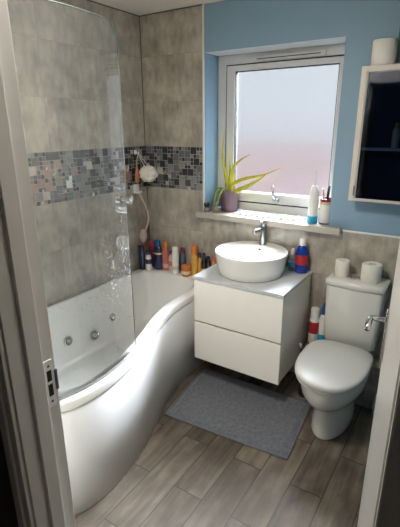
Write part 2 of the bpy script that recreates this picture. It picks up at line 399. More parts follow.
pb = B(); vs = [pb.verts.new(p) for p in ((.668, WY+.02, 1.219), (1.358, WY+.02, 1.219), (1.358, WY+.02, 2.016), (.668, WY+.02, 2.016))]; pb.faces.new(vs)
obj('frosted_pane', pb, M['frosted'], sash)
tv = obj('trickle_vent', add_box(B(), .8, 1.275, WY-.022, WY, 2.066, 2.092, .004), M['upvc'], w)
obj('vent_slot', add_box(B(), .83, 1.245, WY-.024, WY-.02, 2.074, 2.08), M['slate'], tv)
b = B(); add_box(b, .985, 1.035, WY-.024, WY-.012, 1.172, 1.198, .005)
hp = obj('handle_base', b, M['chrome'], sash)
b = B(); add_tube(b, [(1.01, WY-.02, 1.186), (1.01, WY-.042, 1.19), (1.006, WY-.052, 1.205), (1.0, WY-.054, 1.24), (.994, WY-.052, 1.285)], [.008, .008, .009, .008, .006], 10)
obj('lever', b, M['chrome'], hp, smooth=True)
# window sill board
sl = struct(obj('trim_3', add_box(B(), .489, 1.511, -.062, -T, 1.048, 1.086, .004), M['sill']))
obj('sill_inner', add_box(B(), WX0, 1.494, -T, WY+.01, 1.05, 1.086), M['sill'], sl)

# outside, seen blurred through the pane
gr = struct(obj('ground_outside', add_box(B(), -8, 10, .35, 14, -3.1, -3), M['hedge']))
hs = thing('neighbour_house', 'pink brick house wall seen blurred through the frosted window', 'house', (-2.2, 5.2, -3))
obj('brick_wall', add_box(B(), -3.5, 3.6, 0, 3, 0, 3.82, .02), M['brick'], hs)
b = B(); add_loft(b, [[(-3.7, -.2, 3.8), (3.8, -.2, 3.8), (3.8, 3.2, 3.8), (-3.7, 3.2, 3.8)], [(-3.7, 1.5, 4.3), (3.8, 1.5, 4.3), (3.8, 1.52, 4.3), (-3.7, 1.52, 4.3)]])
obj('roof', b, M['brick'], hs)

# ------------------------------------------------------------------ doorway
def door_lining(name, face, sgn, strike):
    """face = x of the clear opening; sgn +1 lining looks to +x"""
    x0 = face-sgn*.03
    lin = obj(name, add_box(B(), min(x0, face), max(x0, face), YH-.002, YF+.002, 0, DZ+.03, .002), M['white_gloss']); struct(lin)
    xs = sorted((face-.001*sgn, face+(.014 if sgn > 0 else .003)*sgn))
    obj('door_stop', add_box(B(), xs[0], xs[1], YH+.042, YF-.044, 0, DZ, .002), M['white_gloss'], lin)
    return lin
lj = door_lining('trim_4', DX0, 1, True)
b = B(); add_box(b, DX0-.078, DX0-.008, YH-.014, YH, 0, DZ+.07, .003); add_box(b, DX0-.066, DX0-.03, YH-.022, YH-.012, 0, DZ+.06, .005)
obj('architrave', b, M['white_gloss'], lj)
rj = door_lining('trim_5', DX1+.004, -1, False)
b = B(); add_box(b, DX1+.001, DX1+.07, YH-.018, YH, 0, DZ+.07, .004, 2)
obj('architrave', b, M['white_gloss'], rj)
hd = struct(obj('trim_6', add_box(B(), DX0, DX1, YH, YF, DZ, DZ+.03, .002), M['white_gloss']))
# strike plate: dark box keeps in a steel plate, lip round the room edge
sp_ = obj('strike_plate', add_box(B(), DX0-.001, DX0+.003, YF-.037, YF-.009, .9, 1.05, .001), M['trimw'], lj)
b = B(); add_box(b, DX0+.0015, DX0+.0036, YF-.031, YF-.016, .984, 1.018, 0); add_box(b, DX0+.0015, DX0+.0036, YF-.031, YF-.016, .936, .974, 0)
obj('keep_opening', b, M['dark'], sp_)
obj('strike_lip', add_box(B(), DX0-.003, DX0+.0035, YF-.004, YF+.004, .945, 1.01, .001), M['slate'], sp_)
for z in (.918, 1.032):
    b = B(); add_lathe(b, [(.004, 0), (.0035, .0015)], 12)
    o = obj('screw', b, M['dark'], sp_); o.matrix_local = Matrix.Translation((DX0+.0028, YF-.0235, z)) @ Matrix.Rotation(PI/2, 4, 'Y')
for z in (.47, .425):
    b = B(); add_lathe(b, [(.005, 0), (.004, .002)], 12)
    o = obj('wall_screw', b, M['dark']); o.matrix_world = Matrix.Translation((2.112, YH-.018, z)) @ Matrix.Rotation(PI/2, 4, 'X')
    tag(o, 'upper dark screw head in the white door casing at right' if z > .45 else 'lower dark screw head in the white door casing at right', 'screw')
# the door itself stands open into the room, hidden behind the right lining but for its lever
dr = bpy.data.objects.new('door_1', None); COL.objects.link(dr); dr['kind'] = 'structure'
dr.location = (2.078, YF-.004, .006); dr.rotation_euler = (0, 0, math.radians(8.48))
obj('door_leaf', add_box(B(), 0, .036, .012, .825, 0, 1.985, .002), M['white_gloss'], dr)
hb = obj('handle_plate', add_box(B(), -.008, 0, .755, .797, .885, 1.075, .003), M['chrome'], dr)
b = B(); add_tube(b, [(-.006, .776, 1.04), (-.046, .776, 1.04), (-.055, .77, 1.04), (-.058, .755, 1.036), (-.06, .735, 1.026), (-.061, .722, 1.018)], [.009, .009, .0105, .011, .0105, .009], 12)
obj('lever', b, M['chrome'], hb, smooth=True)
b = B(); add_lathe(b, [(.013, 0), (.013, .006)], 16); 
o = obj('rose', b, M['chrome'], hb); o.matrix_local = Matrix.Translation((-.006, .776, 1.04)) @ Matrix.Rotation(-PI/2, 4, 'Y')

# ------------------------------------------------------------------ bath
def ray_poly(poly, c, th):
    d = Vector((math.cos(th), math.sin(th))); best = 0
    n = len(poly)
    for i in range(n):
        a = Vector(poly[i][:2])-c; e = Vector(poly[(i+1) % n][:2])-Vector(poly[i][:2])
        den = d.x*e.y-d.y*e.x
        if abs(den) < 1e-9: continue
        t = (a.x*e.y-a.y*e.x)/den; s = (a.x*d.y-a.y*d.x)/den
        if t > 0 and -1e-6 <= s <= 1+1e-6: best = max(best, t)
    return c+d*best
RIGHT = [(.668, -.012), (.668, -.2), (.672, -.36), (.688, -.6), (.737, -.8), (.812, -1.0), (.88, -1.22), (.91, -1.42), (.898, -1.56), (.862, -1.64), (.79, -1.70), (.68, -1.72)]
rc = [(p.x, p.y) for p in spline([(x, y, 0) for x, y in RIGHT], 66)]
OUTER = [(.012, -.012)]+rc+[(.3, -1.72), (.012, -1.72)]
inner_r = [(x-.075, y) for x, y in [(p.x, p.y) for p in spline([(x, y, 0) for x, y in RIGHT[1:10]], 40)] if -1.52 < y < -.3]
INNER = [(.07, -.26), (.1, -.19), (.17, -.155), (.3, -.15), (.45, -.155), (.54, -.185), (.58, -.235)]+inner_r+[(.79, -1.585), (.72, -1.635), (.6, -1.65), (.25, -1.65), (.11, -1.63), (.055, -1.56), (.05, -1.4), (.05, -.5)]
BOT = [(.16, -.42), (.2, -.37), (.3, -.35), (.42, -.36), (.47, -.42), (.5, -.6), (.56, -.85), (.62, -1.1), (.66, -1.35), (.62, -1.48), (.5, -1.52), (.3, -1.52), (.19, -1.48), (.15, -1.38), (.15, -.8)]
cb = Vector((.36, -.9)); NA = 144
angs = []
for k in range(NA): angs.append(2*PI*k/NA)
# add the outline's corners so the outer rectangle keeps them
def loop(poly, z, off=0.):
    pts = []
    for th in angs:
        p = ray_poly(poly, cb, th); 
        if off: p = p+(cb-p).normalized()*off
        pts.append(Vector((p.x, p.y, z)))
    return pts
def lerp_loop(a, b_, t, z): return [Vector((p.x+(q_.x-p.x)*t, p.y+(q_.y-p.y)*t, z)) for p, q_ in zip(a, b_)]
for cx, cy in ((.012, -.012), (.668, -.012), (.012, -1.72), (.66, -1.72)):
    th = math.atan2(cy-cb.y, cx-cb.x) % (2*PI)
    k = min(range(NA), key=lambda i: abs(angs[i]-th)); angs[k] = th
ZR = .602
OL, IL, BL = loop(OUTER, ZR), loop(INNER, ZR), loop(BOT, .2)
bath = thing('bathtub', 'white curved whirlpool bath along the left tiled wall', 'bathtub', (0, 0, 0))
b = B()
loops = [lerp_loop(OL, IL, .06, ZR-.046), lerp_loop(OL, IL, 0, ZR-.044), lerp_loop(OL, IL, 0, ZR-.012), lerp_loop(OL, IL, .05, ZR-.003), lerp_loop(OL, IL, .16, ZR),
         lerp_loop(OL, IL, .84, ZR+.0), lerp_loop(OL, IL, .95, ZR-.004), lerp_loop(OL, IL, 1., ZR-.014)]
for t, z in ((.05, .54), (.14, .45), (.25, .36), (.4, .28), (.62, .225), (.85, .203), (1, .2)): loops.append(lerp_loop(IL, BL, t, z))
add_loft(b, loops, False, True)
obj('tub_shell', fixn(b), M['acrylic'], bath, angle=50)
b = B()
pan = [p for p in rc if p[1] < -.013]
def inset(pts, d):
    out = []
    for i, p in enumerate(pts):
        a = Vector(pts[max(i-1, 0)]); c = Vector(pts[min(i+1, len(pts)-1)]); t = (c-a).normalized()
        out.append((p[0]+t.y*d, p[1]-t.x*d))
    return out
p1 = inset(pan, .008); p2 = inset(pan, .02)
rows = []
for pts, z in ((p1, .004), (p1, .3), (p1, .54), (p2, .556)): rows.append([Vector((x, y, z)) for x, y in pts])
add_loft(b, rows, False, False, closed=False)
back = [[v+Vector((-.02, 0, 0)) for v in r_] for r_ in rows]
fixn(b)
po = obj('front_panel', b, M['panel'], bath, smooth=True)
sm = po.modifiers.new('thick', 'SOLIDIFY'); sm.thickness = .012; sm.offset = 0
# jets on the wall side
def jet(y, r, z):
    # find the tub wall there: same slope as the shell
    lv_ = [(.54, .05), (.45, .14), (.36, .25), (.28, .4), (.225, .62)]
    t = next(t0+(z0-z)/(z0-z1)*(t1-t0) for (z0, t0), (z1, t1) in zip(lv_, lv_[1:]) if z0 >= z >= z1)
    x = .05+(.15-.05)*t+.0005
    o = B()
    add_lathe(o, [(r, 0), (r*.98, .006), (r*.8, .009), (r*.72, .005), (r*.5, .006), (r*.42, .012), (r*.2, .013)], 24)
    ob = obj('jet', o, M['chrome'], bath, angle=40); ob['label'] = 'round chrome whirlpool jet'
    ob.matrix_local = Matrix.Translation((x+.002, y, z)) @ Matrix.Rotation(PI/2-.16, 4, 'Y')
    d = B(); add_lathe(d, [(r*.68, .0055), (r*.52, .0068)], 20)
    dd = obj('jet_ring', d, M['dark'], ob); return ob
jet(-.965, .034, .345); jet(-.75, .042, .297); jet(-.56, .031, .352)
b = B(); add_lathe(b, [(.03, 0), (.028, .004), (.01, .006)], 20, (.4, -.55, .2)); obj('waste', b, M['chrome'], bath, smooth=True)

# ------------------------------------------------------------------ curved glass bath screen
SC = [(.838, -1.13), (.872, -1.24), (.892, -1.38), (.888, -1.5), (.865, -1.6), (.83, -1.7), (.79, -1.8), (.765, -1.872)]
sp2 = [(p.x-.012, p.y) for p in spline([(x, y, 0) for x, y in SC], 56)]
scr = thing('bath_screen', 'curved clear glass bath screen with water spots standing on the bath rim', 'shower screen', (0, 0, 0))
b = B(); s_acc = 0; ZT, ZB = 2.06, .612; R = .1
rows = []
for i, p in enumerate(sp2):
    if i: s_acc += (Vector(p)-Vector(sp2[i-1])).length
    zt = ZT if s_acc > R else ZT-R+math.sqrt(max(0, R*R-(R-s_acc)**2))
    rows.append([Vector((p[0], p[1], ZB+(zt-ZB)*k/8)) for k in range(9)])
add_loft(b, rows, False, False, closed=False)
go = obj('glass_panel', fixn(b), M['glass'], scr, smooth=True)
edge = mat('glass_edge', (104, 118, 112), .4, noise=.04)
b = B()
add_tube(b, [Vector((sp2[0][0], sp2[0][1], ZB)), Vector((sp2[0][0], sp2[0][1], 1.3)), Vector((sp2[0][0], sp2[0][1], ZT-R))]+[r_[-1] for r_ in rows], .0021, 6)
obj('polished_edge', b, edge, scr, smooth=True)
b = B(); add_tube(b, [Vector((p[0], p[1], ZB-.005)) for p in sp2], .006, 6)
obj('bottom_seal', b, M['clear'], scr, smooth=True)
obj('wall_channel', add_box(B(), .742, .764, -1.88, -1.85, .61, 2.06, .002), M['chrome'], scr)
kx, ky = sp2[2][0], sp2[2][1]
kn = B(); add_lathe(kn, [(.009, 0), (.009, .012), (.017, .014), (.019, .02), (.019, .034), (.015, .038)], 20)
for sgn in (1, -1):
    o = obj('knob', kn.copy(), M['chrome'], scr, angle=40)
    o.matrix_local = Matrix.Translation((kx, ky, 1.362)) @ Matrix.Rotation(.28, 4, 'Z') @ Matrix.Rotation(sgn*PI/2, 4, 'Y')
kn.free()

# ------------------------------------------------------------------ vanity, basin, tap
va = thing('vanity_unit', 'white wall-hung vanity unit with two wide drawers below the window', 'vanity unit', (0, 0, 0))
obj('carcass', add_box(B(), .756, 1.346, -.466, -T, .2, .757, .002), M['lacquer'], va)
dg = obj('drawer', add_box(B(), .752, 1.35, -.487, -.468, .476, .756, .003), M['lacquer'], va)
d2 = obj('drawer', add_box(B(), .752, 1.35, -.487, -.468, .199, .464, .003), M['lacquer'], va)
obj('finger_rail', add_box(B(), .757, 1.345, -.472, -.464, .46, .48), M['brushed'], va)
wt = obj('worktop', add_box(B(), .748, 1.353, -.492, -T, .758, .781, .003), M['worktop'], va)
ba = thing('countertop_basin', 'round white vessel basin with chrome tap on the grey vanity top', 'basin', (1.025, -.242, .781))
def ring(r, z, dy=0., n=64): return [Vector((r*math.cos(2*PI*k/n), dy+r*math.sin(2*PI*k/n), z)) for k in range(n)]
b = B()
add_loft(b, [ring(.16, 0), ring(.196, .001), ring(.204, .008), ring(.214, .05), ring(.224, .11), ring(.229, .138), ring(.2285, .144), ring(.225, .1475), ring(.22, .147), ring(.213, .1435, -.001),
             ring(.184, .1425, -.029), ring(.18, .139, -.03), ring(.176, .125, -.031), ring(.166, .085, -.03), ring(.135, .05, -.025), ring(.08, .033, -.02), ring(.02, .03, -.02)])
obj('bowl', fixn(b), M['ceramic'], ba, angle=55)
o = obj('overflow_hole', add_lathe(B(), [(.0095, 0), (.0085, .002)], 16), M['dark'], ba)
o.matrix_local = Matrix.Translation((-.008, .1435, .112)) @ Matrix.Rotation(PI/2+.2, 4, 'X')
obj('waste', add_lathe(B(), [(.026, .03), (.024, .035), (.008, .036)], 20), M['chrome'], ba, smooth=True)
b = B(); add_lathe(b, [(.024, .14), (.024, .147), (.0205, .151), (.0195, .262), (.018, .268)], 24)
tp = obj('tap', b, M['brushed'], ba, angle=40, loc=(0, .176, 0)); tp['label'] = 'chrome single lever tap'
b = B(); add_tube(b, [(0, -.005, .243), (-.01, -.04, .25), (-.02, -.08, .248), (-.024, -.1, .24)], [.0145, .0135, .0125, .012], 14); obj('spout', b, M['brushed'], tp, smooth=True)
b = B(); add_lathe(b, [(.018, .268), (.02, .273), (.02, .286), (.015, .291)], 20); obj('lever_cap', b, M['brushed'], tp, angle=40)
b = B(); add_tube(b, [(0, .004, .284), (-.002, -.012, .292), (-.006, -.045, .31)], [.009, .008, .0055], 10); obj('lever', b, M['chrome'], tp, smooth=True)

# ------------------------------------------------------------------ toilet
XT = 1.645
def egg(cx, hw, yf, yb, z, n=40, ym=None, pw=2.0, pb=3.2):
    ym = ym if ym is not None else yb+(yf-yb)*.42
    pts = []
    for k in range(n):
        th = 2*PI*k/n; c, s = math.cos(th), math.sin(th)
        p = pw if s < 0 else pb
        x = hw*math.copysign(abs(c)**(2/p), c); 
        y = ym+(ym-yf)*math.copysign(abs(s)**(2/p), s) if s < 0 else ym+(yb-ym)*abs(s)**(2/p)
        pts.append(Vector((cx+x, y, z)))
    return pts
to = thing('toilet', 'white close-coupled toilet with lid down against the back wall', 'toilet', (0, 0, 0))
b = B()
add_loft(b, [egg(XT, .106, -.56, -.14, 0.001), egg(XT, .109, -.565, -.14, .012), egg(XT, .104, -.558, -.14, .06), egg(XT, .1, -.55, -.14, .13), egg(XT, .103, -.558, -.14, .18),
             egg(XT, .122, -.6, -.135, .215), egg(XT, .152, -.662, -.13, .26), egg(XT, .171, -.697, -.125, .31), egg(XT, .177, -.709, -.12, .36), egg(XT, .178, -.71, -.12, .392), egg(XT, .17, -.7, -.125, .398)])
obj('pan', fixn(b), M['toilet_white'], to, angle=50)
add = B(); add_box(add, XT-.13, XT+.13, -.21, -.012, .36, .405, .012)
obj('pan_shelf', add, M['toilet_white'], to, smooth=False)
b = B(); add_loft(b, [egg(XT, .176, -.716, -.235, .4, pw=2.35), egg(XT, .181, -.722, -.232, .404, pw=2.35), egg(XT, .181, -.722, -.232, .416, pw=2.35), egg(XT, .178, -.719, -.234, .419, pw=2.35)]); obj('seat', fixn(b), M['seat_white'], to, angle=50)
b = B(); add_loft(b, [egg(XT, .181, -.724, -.226, .4215, pw=2.35), egg(XT, .186, -.73, -.223, .426, pw=2.35), egg(XT, .186, -.73, -.223, .438, pw=2.35), egg(XT, .182, -.725, -.226, .445, pw=2.35), egg(XT, .172, -.71, -.235, .449, pw=2.35), egg(XT, .13, -.65, -.27, .452, pw=2.35), egg(XT, .06, -.55, -.33, .454, pw=2.35)])
obj('lid', fixn(b), M['seat_white'], to, angle=50)
for s in (-1, 1):
    b = B(); add_tube(b, [(XT+s*.1, -.222, .425), (XT+s*.055, -.222, .425)], .011, 12); obj('hinge', b, M['chrome'], to, smooth=True)
def cist(hw, yf, z, r=.03, n=7, yb=-.012, bow=.012):
    pts = []
    for (sx, sy, a0) in ((1, 1, 0), (-1, 1, PI/2), (-1, -1, PI), (1, -1, 1.5*PI)):
        for k in range(n):
            a = a0+PI/2*k/(n-1)
            rr = r if sy < 0 else .008
            cx = sx*(hw-rr); cy = (yb-rr) if sy > 0 else (yf+rr)
            pts.append(Vector((XT+.006+cx+rr*math.cos(a), cy+rr*math.sin(a), z)))
        if (sx, sy) == (-1, -1):
            for k in range(1, 8):
                t = k/8; x = -hw+r+(2*hw-2*r)*t; pts.append(Vector((XT+.006+x, yf-bow*4*t*(1-t), z)))
    return pts
b = B(); add_loft(b, [cist(.142, -.165, .4), cist(.148, -.175, .41), cist(.155, -.182, .55), cist(.16, -.187, .77), cist(.158, -.185, .776)])
obj('cistern', fixn(b), M['toilet_white'], to, angle=50)
b = B(); add_loft(b, [cist(.163, -.19, .776), cist(.168, -.196, .782), cist(.168, -.196, .803), cist(.163, -.19, .813), cist(.15, -.178, .817)])
cl = obj('cistern_lid', fixn(b), M['toilet_white'], to, angle=50)
b = B(); add_lathe(b, [(.03, .815), (.029, .821), (.022, .823), (.004, .821)], 24, (XT-.012, -.1, 0)); obj('flush_button', b, M['chrome'], to, smooth=True)

def roll(name, label, x, y, z, r, h, group=None):
    t = thing(name, label, 'toilet roll', (x, y, z), 0, group)
    b = B(); add_lathe(b, [(r*.36, .004), (r*.36+.002, 0), (r-.003, 0), (r, .004), (r, h-.004), (r-.003, h), (r*.36+.002, h), (r*.36, h-.01), (r*.35, h-.05)], 32)
    obj('paper', fixn(b), M['paper'], t, angle=40)
    b = B(); add_lathe(b, [(r*.33, .001), (r*.33, h-.02)], 20); obj('core', b, M['dark'], t)
    return t
roll('toilet_roll', 'smaller toilet roll on the left of the cistern lid', 1.556, -.1, .8175, .041, .098)
roll('toilet_roll', 'fatter full toilet roll on the right of the cistern lid', 1.722, -.105, .8175, .055, .102)

# pipe boxing behind the toilet, and what stands on it
struct(obj('trim_7', add_box(B(), 1.372, XR, -.135, -T, 0, .296, .002), M['tile_low']))
def can(name, label, cat, x, y, z, parts, rz=0, sx=1., sy=1., seg=24, group=None):
    """stack of lathe parts: (part name, material, profile)"""
    t = thing(name, label, cat, (x, y, z), rz, group)
    for pn, m, prof in parts:
        b = B(); add_lathe(b, prof, seg, sx=sx, sy=sy); obj(pn, fixn(b), M[m], t, angle=42)
    return t
t = can('spray_can', 'red and white spray can on the ledge behind the toilet', 'spray can', 1.416, -.085, .296,
    [('body', 'white_p', [(.03, 0), (.032, .004), (.032, .185), (.028, .2)]), ('cap', 'white_p', [(.0265, .2), (.0275, .203), (.0275, .262), (.025, .268)]),
     ('label_band', 'red', [(.0324, .1), (.0324, .18)]), ('lower_band', 'red', [(.0324, .008), (.0324, .03)])])
can('cleaner_bottle', 'slim white bottle with blue cap on the ledge behind the toilet', 'bottle', 1.468, -.075, .296,
    [('body', 'white_p', [(.024, 0), (.025, .004), (.025, .2), (.015, .235)]), ('cap', 'blue_p', [(.0155, .235), (.0165, .24), (.0165, .285), (.009, .312)]),
     ('label_band', 'cyan', [(.0254, .05), (.0254, .1)])])
tb = thing('toilet_brush', 'black toilet brush pot beside the toilet foot', 'toilet brush', (1.43, -.205, 0))
b = B(); add_lathe(b, [(.045, 0), (.047, .004), (.043, .13), (.038, .135), (.036, .125), (.02, .12)], 24); obj('holder', fixn(b), M['black'], tb, angle=40)
b = B(); add_tube(b, [(0, 0, .11), (-.02, -.005, .22), (-.045, -.01, .33)], [.008, .007, .008], 10); obj('handle', b, M['black'], tb, smooth=True)
b = B(); add_tube(b, [(-.045, -.01, .33), (-.054, -.012, .365)], [.01, .008], 10); obj('handle_end', b, M['white_p'], tb, smooth=True)
pe = thing('waste_pipe', 'white plastic pipe elbow beside the right of the toilet foot', 'pipe', (1.86, -.16, 0))
b = B(); add_tube(b, spline([(0, 0, .0), (0, 0, .07), (0, .01, .1), (0, .025, .11)], 12), .022, 14); obj('elbow', b, M['white_p'], pe, smooth=True)
b = B(); add_lathe(b, [(.027, .03), (.027, .06)], 20); obj('collar', b, M['white_p'], pe, angle=40)

# ------------------------------------------------------------------ bottles on the bath ledge
LB = ZR+.0005
BG = None
def bottle(label, x, y, h, r, body, cap, caph=.03, capr=None, flat=.7, rz=0, band=None, bandm=None, name='shampoo_bottle', cat='bottle', z=LB, neck=.6):
    capr = capr or r*.5
    hb_ = h-caph
    parts = [('body', body, [(r*.9, 0), (r, .006), (r, hb_*.72), (r*.94, hb_*.84), (capr*1.02, hb_*.985), (capr*.9, hb_)]),
             ('cap', cap, [(capr*.96, hb_), (capr, hb_+.002), (capr*.97, h-.004), (capr*.8, h)])]
    if band: parts.append(('label_band', bandm, [(r*1.012, hb_*band[0]), (r*1.012, hb_*band[1])]))
    return can(name, label, cat, x, y, z, parts, rz, 1., flat)
bottle('tall navy bottle beside the glass screen, leftmost on the bath ledge', .05, -.17, .19, .026, 'navy', 'navy', .03, .024, .6)
bottle('short white bottle with navy label in front of the red bottle', .105, -.155, .158, .027, 'white_p', 'navy', .03, .02, .75, band=(.42, .72), bandm='navy')
bottle('dark red bottle behind the white and navy one', .066, -.062, .2, .031, 'maroon', 'red', .05, .024, .7)
bottle('large navy bottle with round blue cap, tallest on the bath ledge', .15, -.095, .235, .042, 'navy', 'blue_p', .05, .03, .6, band=(.68, .74), bandm='beige')
bottle('salmon pink bottle with orange top right of the large navy bottle', .212, -.075, .225, .027, 'salmon', 'orange', .055, .022, .7, band=(.12, .3), bandm='pinkp')
bottle('clear bottle with pink contents left of the white can', .262, -.068, .16, .026, 'pinkp', 'maroon', .03, .014, .7, band=(.3, .6), bandm='salmon')
can('shaving_can', 'white aerosol can with rounded cap on the bath ledge', 'spray can', .325, -.1, LB,
    [('body', 'white_p', [(.025, 0), (.0265, .004), (.0265, .16), (.023, .17)]), ('cap', 'white_p', [(.0225, .17), (.024, .172), (.024, .2), (.019, .208), (.01, .21)]), ('label_band', 'pinkp', [(.0268, .03), (.0268, .06)])])
bottle('slate blue bottle behind the white aerosol can', .352, -.042, .19, .026, 'slate', 'maroon', .035, .02, .7)
can('cream_jar', 'squat orange jar at the front of the bath ledge', 'jar', .428, -.107, LB,
    [('body', 'orange', [(.032, 0), (.035, .004), (.035, .052), (.032, .056)]), ('lid', 'orange', [(.0345, .056), (.036, .058), (.036, .08), (.034, .083)]), ('label_band', 'stripe', [(.0354, .018), (.0354, .042)])])
bottle('yellow bottle with tall orange cap behind the vanity corner', .478, -.07, .235, .028, 'yellow', 'orange', .07, .026, .75)
bottle('slim yellow bottle with black cap beside the orange capped bottle', .522, -.06, .18, .016, 'yellow', 'black', .035, .011, 1)
bottle('small black bottle with pointed cap left of the orange tube', .555, -.06, .185, .021, 'black', 'navy', .05, .012, .8, band=(.2, .5), bandm='stripe')
bottle('second black bottle, shorter, nearest the orange tube', .59, -.055, .165, .02, 'black', 'black', .04, .013, .8)
bottle('orange tube standing at the right end of the bath ledge', .637, -.05, .165, .021, 'orange', 'salmon', .03, .018, .7, name='lotion_tube', cat='tube')

# bottles on the vanity
t = can('mouthwash_bottle', 'blue mouthwash bottle with red label and white cap on the vanity', 'bottle', 1.297, -.075, .7812,
    [('body', 'bluegel', [(.036, 0), (.039, .006), (.039, .085), (.0385, .0995)]), ('clear_shoulder', 'bluegel', [(.038, .1355), (.038, .14), (.03, .165), (.018, .178)]),
     ('cap', 'white_p', [(.0185, .178), (.021, .181), (.02, .222), (.017, .226)]), ('upper_liquid', 'bluegel', [(.0385, .1), (.0385, .135)]), ('label_band', 'red', [(.0397, .055), (.0394, .118)])], rz=.3, sx=1., sy=.7)
can('soap_bottle', 'small clear pump bottle beside the blue mouthwash', 'bottle', 1.232, -.06, .7812,
    [('body', 'clear', [(.024, 0), (.026, .004), (.026, .085), (.014, .105)]), ('cap', 'white_p', [(.0125, .105), (.0135, .107), (.0125, .13), (.008, .145)]), ('label_band', 'cyan', [(.0263, .03), (.0263, .055)])])

# ------------------------------------------------------------------ things on the window sill
ZS = 1.0862
fl = can('water_flosser', 'white water flosser with pointed nozzle and turquoise base', 'water flosser', 1.312, .03, ZS,
    [('base', 'cyan', [(.03, 0), (.032, .004), (.032, .045)]), ('body', 'white_p', [(.032, .0455), (.0315, .12), (.027, .2), (.017, .225), (.012, .232)]),
     ('nozzle', 'white_p', [(.009, .232), (.007, .25), (.0035, .285), (.0028, .325)]), ('button', 'slate', [(.002, .15), (.002, .151)])])
tc_ = can('toothbrush_cup', 'white tumbler with beige band and red rim right of the water flosser', 'cup', 1.387, .045, ZS,
    [('body', 'white_p', [(.036, 0), (.0375, .012), (.0375, .125)]), ('foot', 'slate', [(.0365, .0), (.038, .001), (.038, .009)]), ('band', 'beige', [(.0385, .122), (.039, .123), (.039, .138), (.0385, .139)]), ('rim', 'maroon', [(.036, .139), (.037, .14), (.037, .158), (.033, .159), (.031, .146)])])
b = B(); add_tube(b, [(1.392, .04, ZS+.15), (1.394, .04, ZS+.19), (1.398, .04, ZS+.235)], [.007, .008, .007], 10)
tag(obj('brush_handle', b, M['black'], smooth=True), 'black brush handle standing in the red rimmed tumbler', 'brush')
tt = thing('toothbrush', 'yellow toothbrush leaning left in the red rimmed tumbler', 'toothbrush', (1.372, .04, ZS+.15))
b = B(); add_tube(b, [(0, 0, 0), (-.006, 0, .03), (-.01, 0, .05)], .0045, 8); obj('handle', b, M['yellow'], tt, smooth=True)
b = B(); add_box(b, -.018, -.006, -.005, .005, .045, .066, .002); obj('head', b, M['stripe'], tt)
# white ribbed strip lying on the sill
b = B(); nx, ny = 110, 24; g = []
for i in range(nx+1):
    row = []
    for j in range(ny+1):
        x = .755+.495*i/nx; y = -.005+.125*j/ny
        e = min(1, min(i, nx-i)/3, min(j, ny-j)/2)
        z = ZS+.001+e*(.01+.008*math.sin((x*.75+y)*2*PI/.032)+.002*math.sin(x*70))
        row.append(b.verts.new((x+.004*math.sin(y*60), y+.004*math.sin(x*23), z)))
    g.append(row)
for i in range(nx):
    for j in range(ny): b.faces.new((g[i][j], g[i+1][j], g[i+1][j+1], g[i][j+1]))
tag(obj('ribbed_strip', b, M['ribbed'], smooth=True), 'white ribbed strip laid flat along the window sill', 'cloth')
sm = bpy.data.objects['ribbed_strip'].modifiers.new('thick', 'SOLIDIFY'); sm.thickness = .001
# aloe
al = thing('potted_aloe', 'yellowing aloe plant in a plum glazed pot on the sill', 'potted plant', (.675, .095, ZS))
b = B(); add_lathe(b, [(.052, 0), (.058, .004), (.068, .13), (.07, .15), (.067, .153), (.062, .15), (.06, .13)], 32); obj('pot', fixn(b), M['pot'], al, angle=50)
b = B(); add_lathe(b, [(.06, .12), (.05, .136), (.01, .14)], 24); obj('soil', b, M['soil'], al, smooth=True)
def leaf(pts, w, m, tipm=None):
    w *= .8
    ps = spline(pts, 18); n = len(ps); b = B(); loops = []
    side = None
    for i, p in enumerate(ps):
        t = (ps[min(i+1, n-1)]-ps[max(i-1, 0)]).normalized()
        a = t.cross(Vector((.25, -1, .15))); a.normalize(); c = a.cross(t).normalized()
        f = i/(n-1); ww = w*(1-f**1.7)*(.75+.6*f*(1-f)*2)+.0008; th = ww*.42
        loops.append([p-a*ww, p-a*ww*.5-c*th*.8, p-c*th, p+a*ww*.5-c*th*.8, p+a*ww, p+a*ww*.45-c*th*.1, p+c*th*.1, p-a*ww*.45-c*th*.1])
    add_loft(b, loops); fixn(b)
    if tipm:
        for f_ in b.faces:
            if f_.calc_center_median().to_tuple() and (f_.calc_center_median()-ps[-1]).length < .05: f_.material_index = 1
    return obj('leaf', b, [M[m], M[tipm or m]], al, smooth=True)
leaf([(-.005, 0, .13), (-.025, -.01, .25), (-.05, -.02, .4), (-.03, -.03, .55)], .017, 'leaf_y', 'tip')
leaf([(.005, -.005, .13), (.02, -.02, .24), (.05, -.03, .32), (.11, -.035, .37), (.18, -.045, .405)], .016, 'leaf_y', 'tip')
leaf([(.01, 0, .13), (.025, -.005, .21), (.032, -.01, .28), (.028, -.012, .34)], .018, 'leaf_y')
leaf([(0, .005, .13), (.0, .0, .21), (.006, -.005, .28), (-.004, 0, .37)], .013, 'leaf', 'tip')
leaf([(.01, -.01, .13), (.05, -.03, .2), (.15, -.05, .245), (.28, -.06, .275), (.41, -.06, .33)], .017, 'leaf_y', 'tip')
leaf([(.02, -.02, .13), (.08, -.04, .155), (.16, -.06, .19), (.25, -.065, .24), (.33, -.07, .3)], .023, 'leaf_y', 'tip')
leaf([(-.01, -.03, .13), (-.045, -.065, .165), (-.06, -.1, .12), (-.055, -.125, .04), (-.05, -.13, .004)], .017, 'leaf_d')
leaf([(-.015, -.02, .13), (-.065, -.05, .14), (-.088, -.08, .08), (-.09, -.1, .008)], .015, 'leaf_d')
leaf([(0, -.04, .13), (-.02, -.075, .15), (-.03, -.1, .1), (-.032, -.11, .03)], .014, 'leaf')
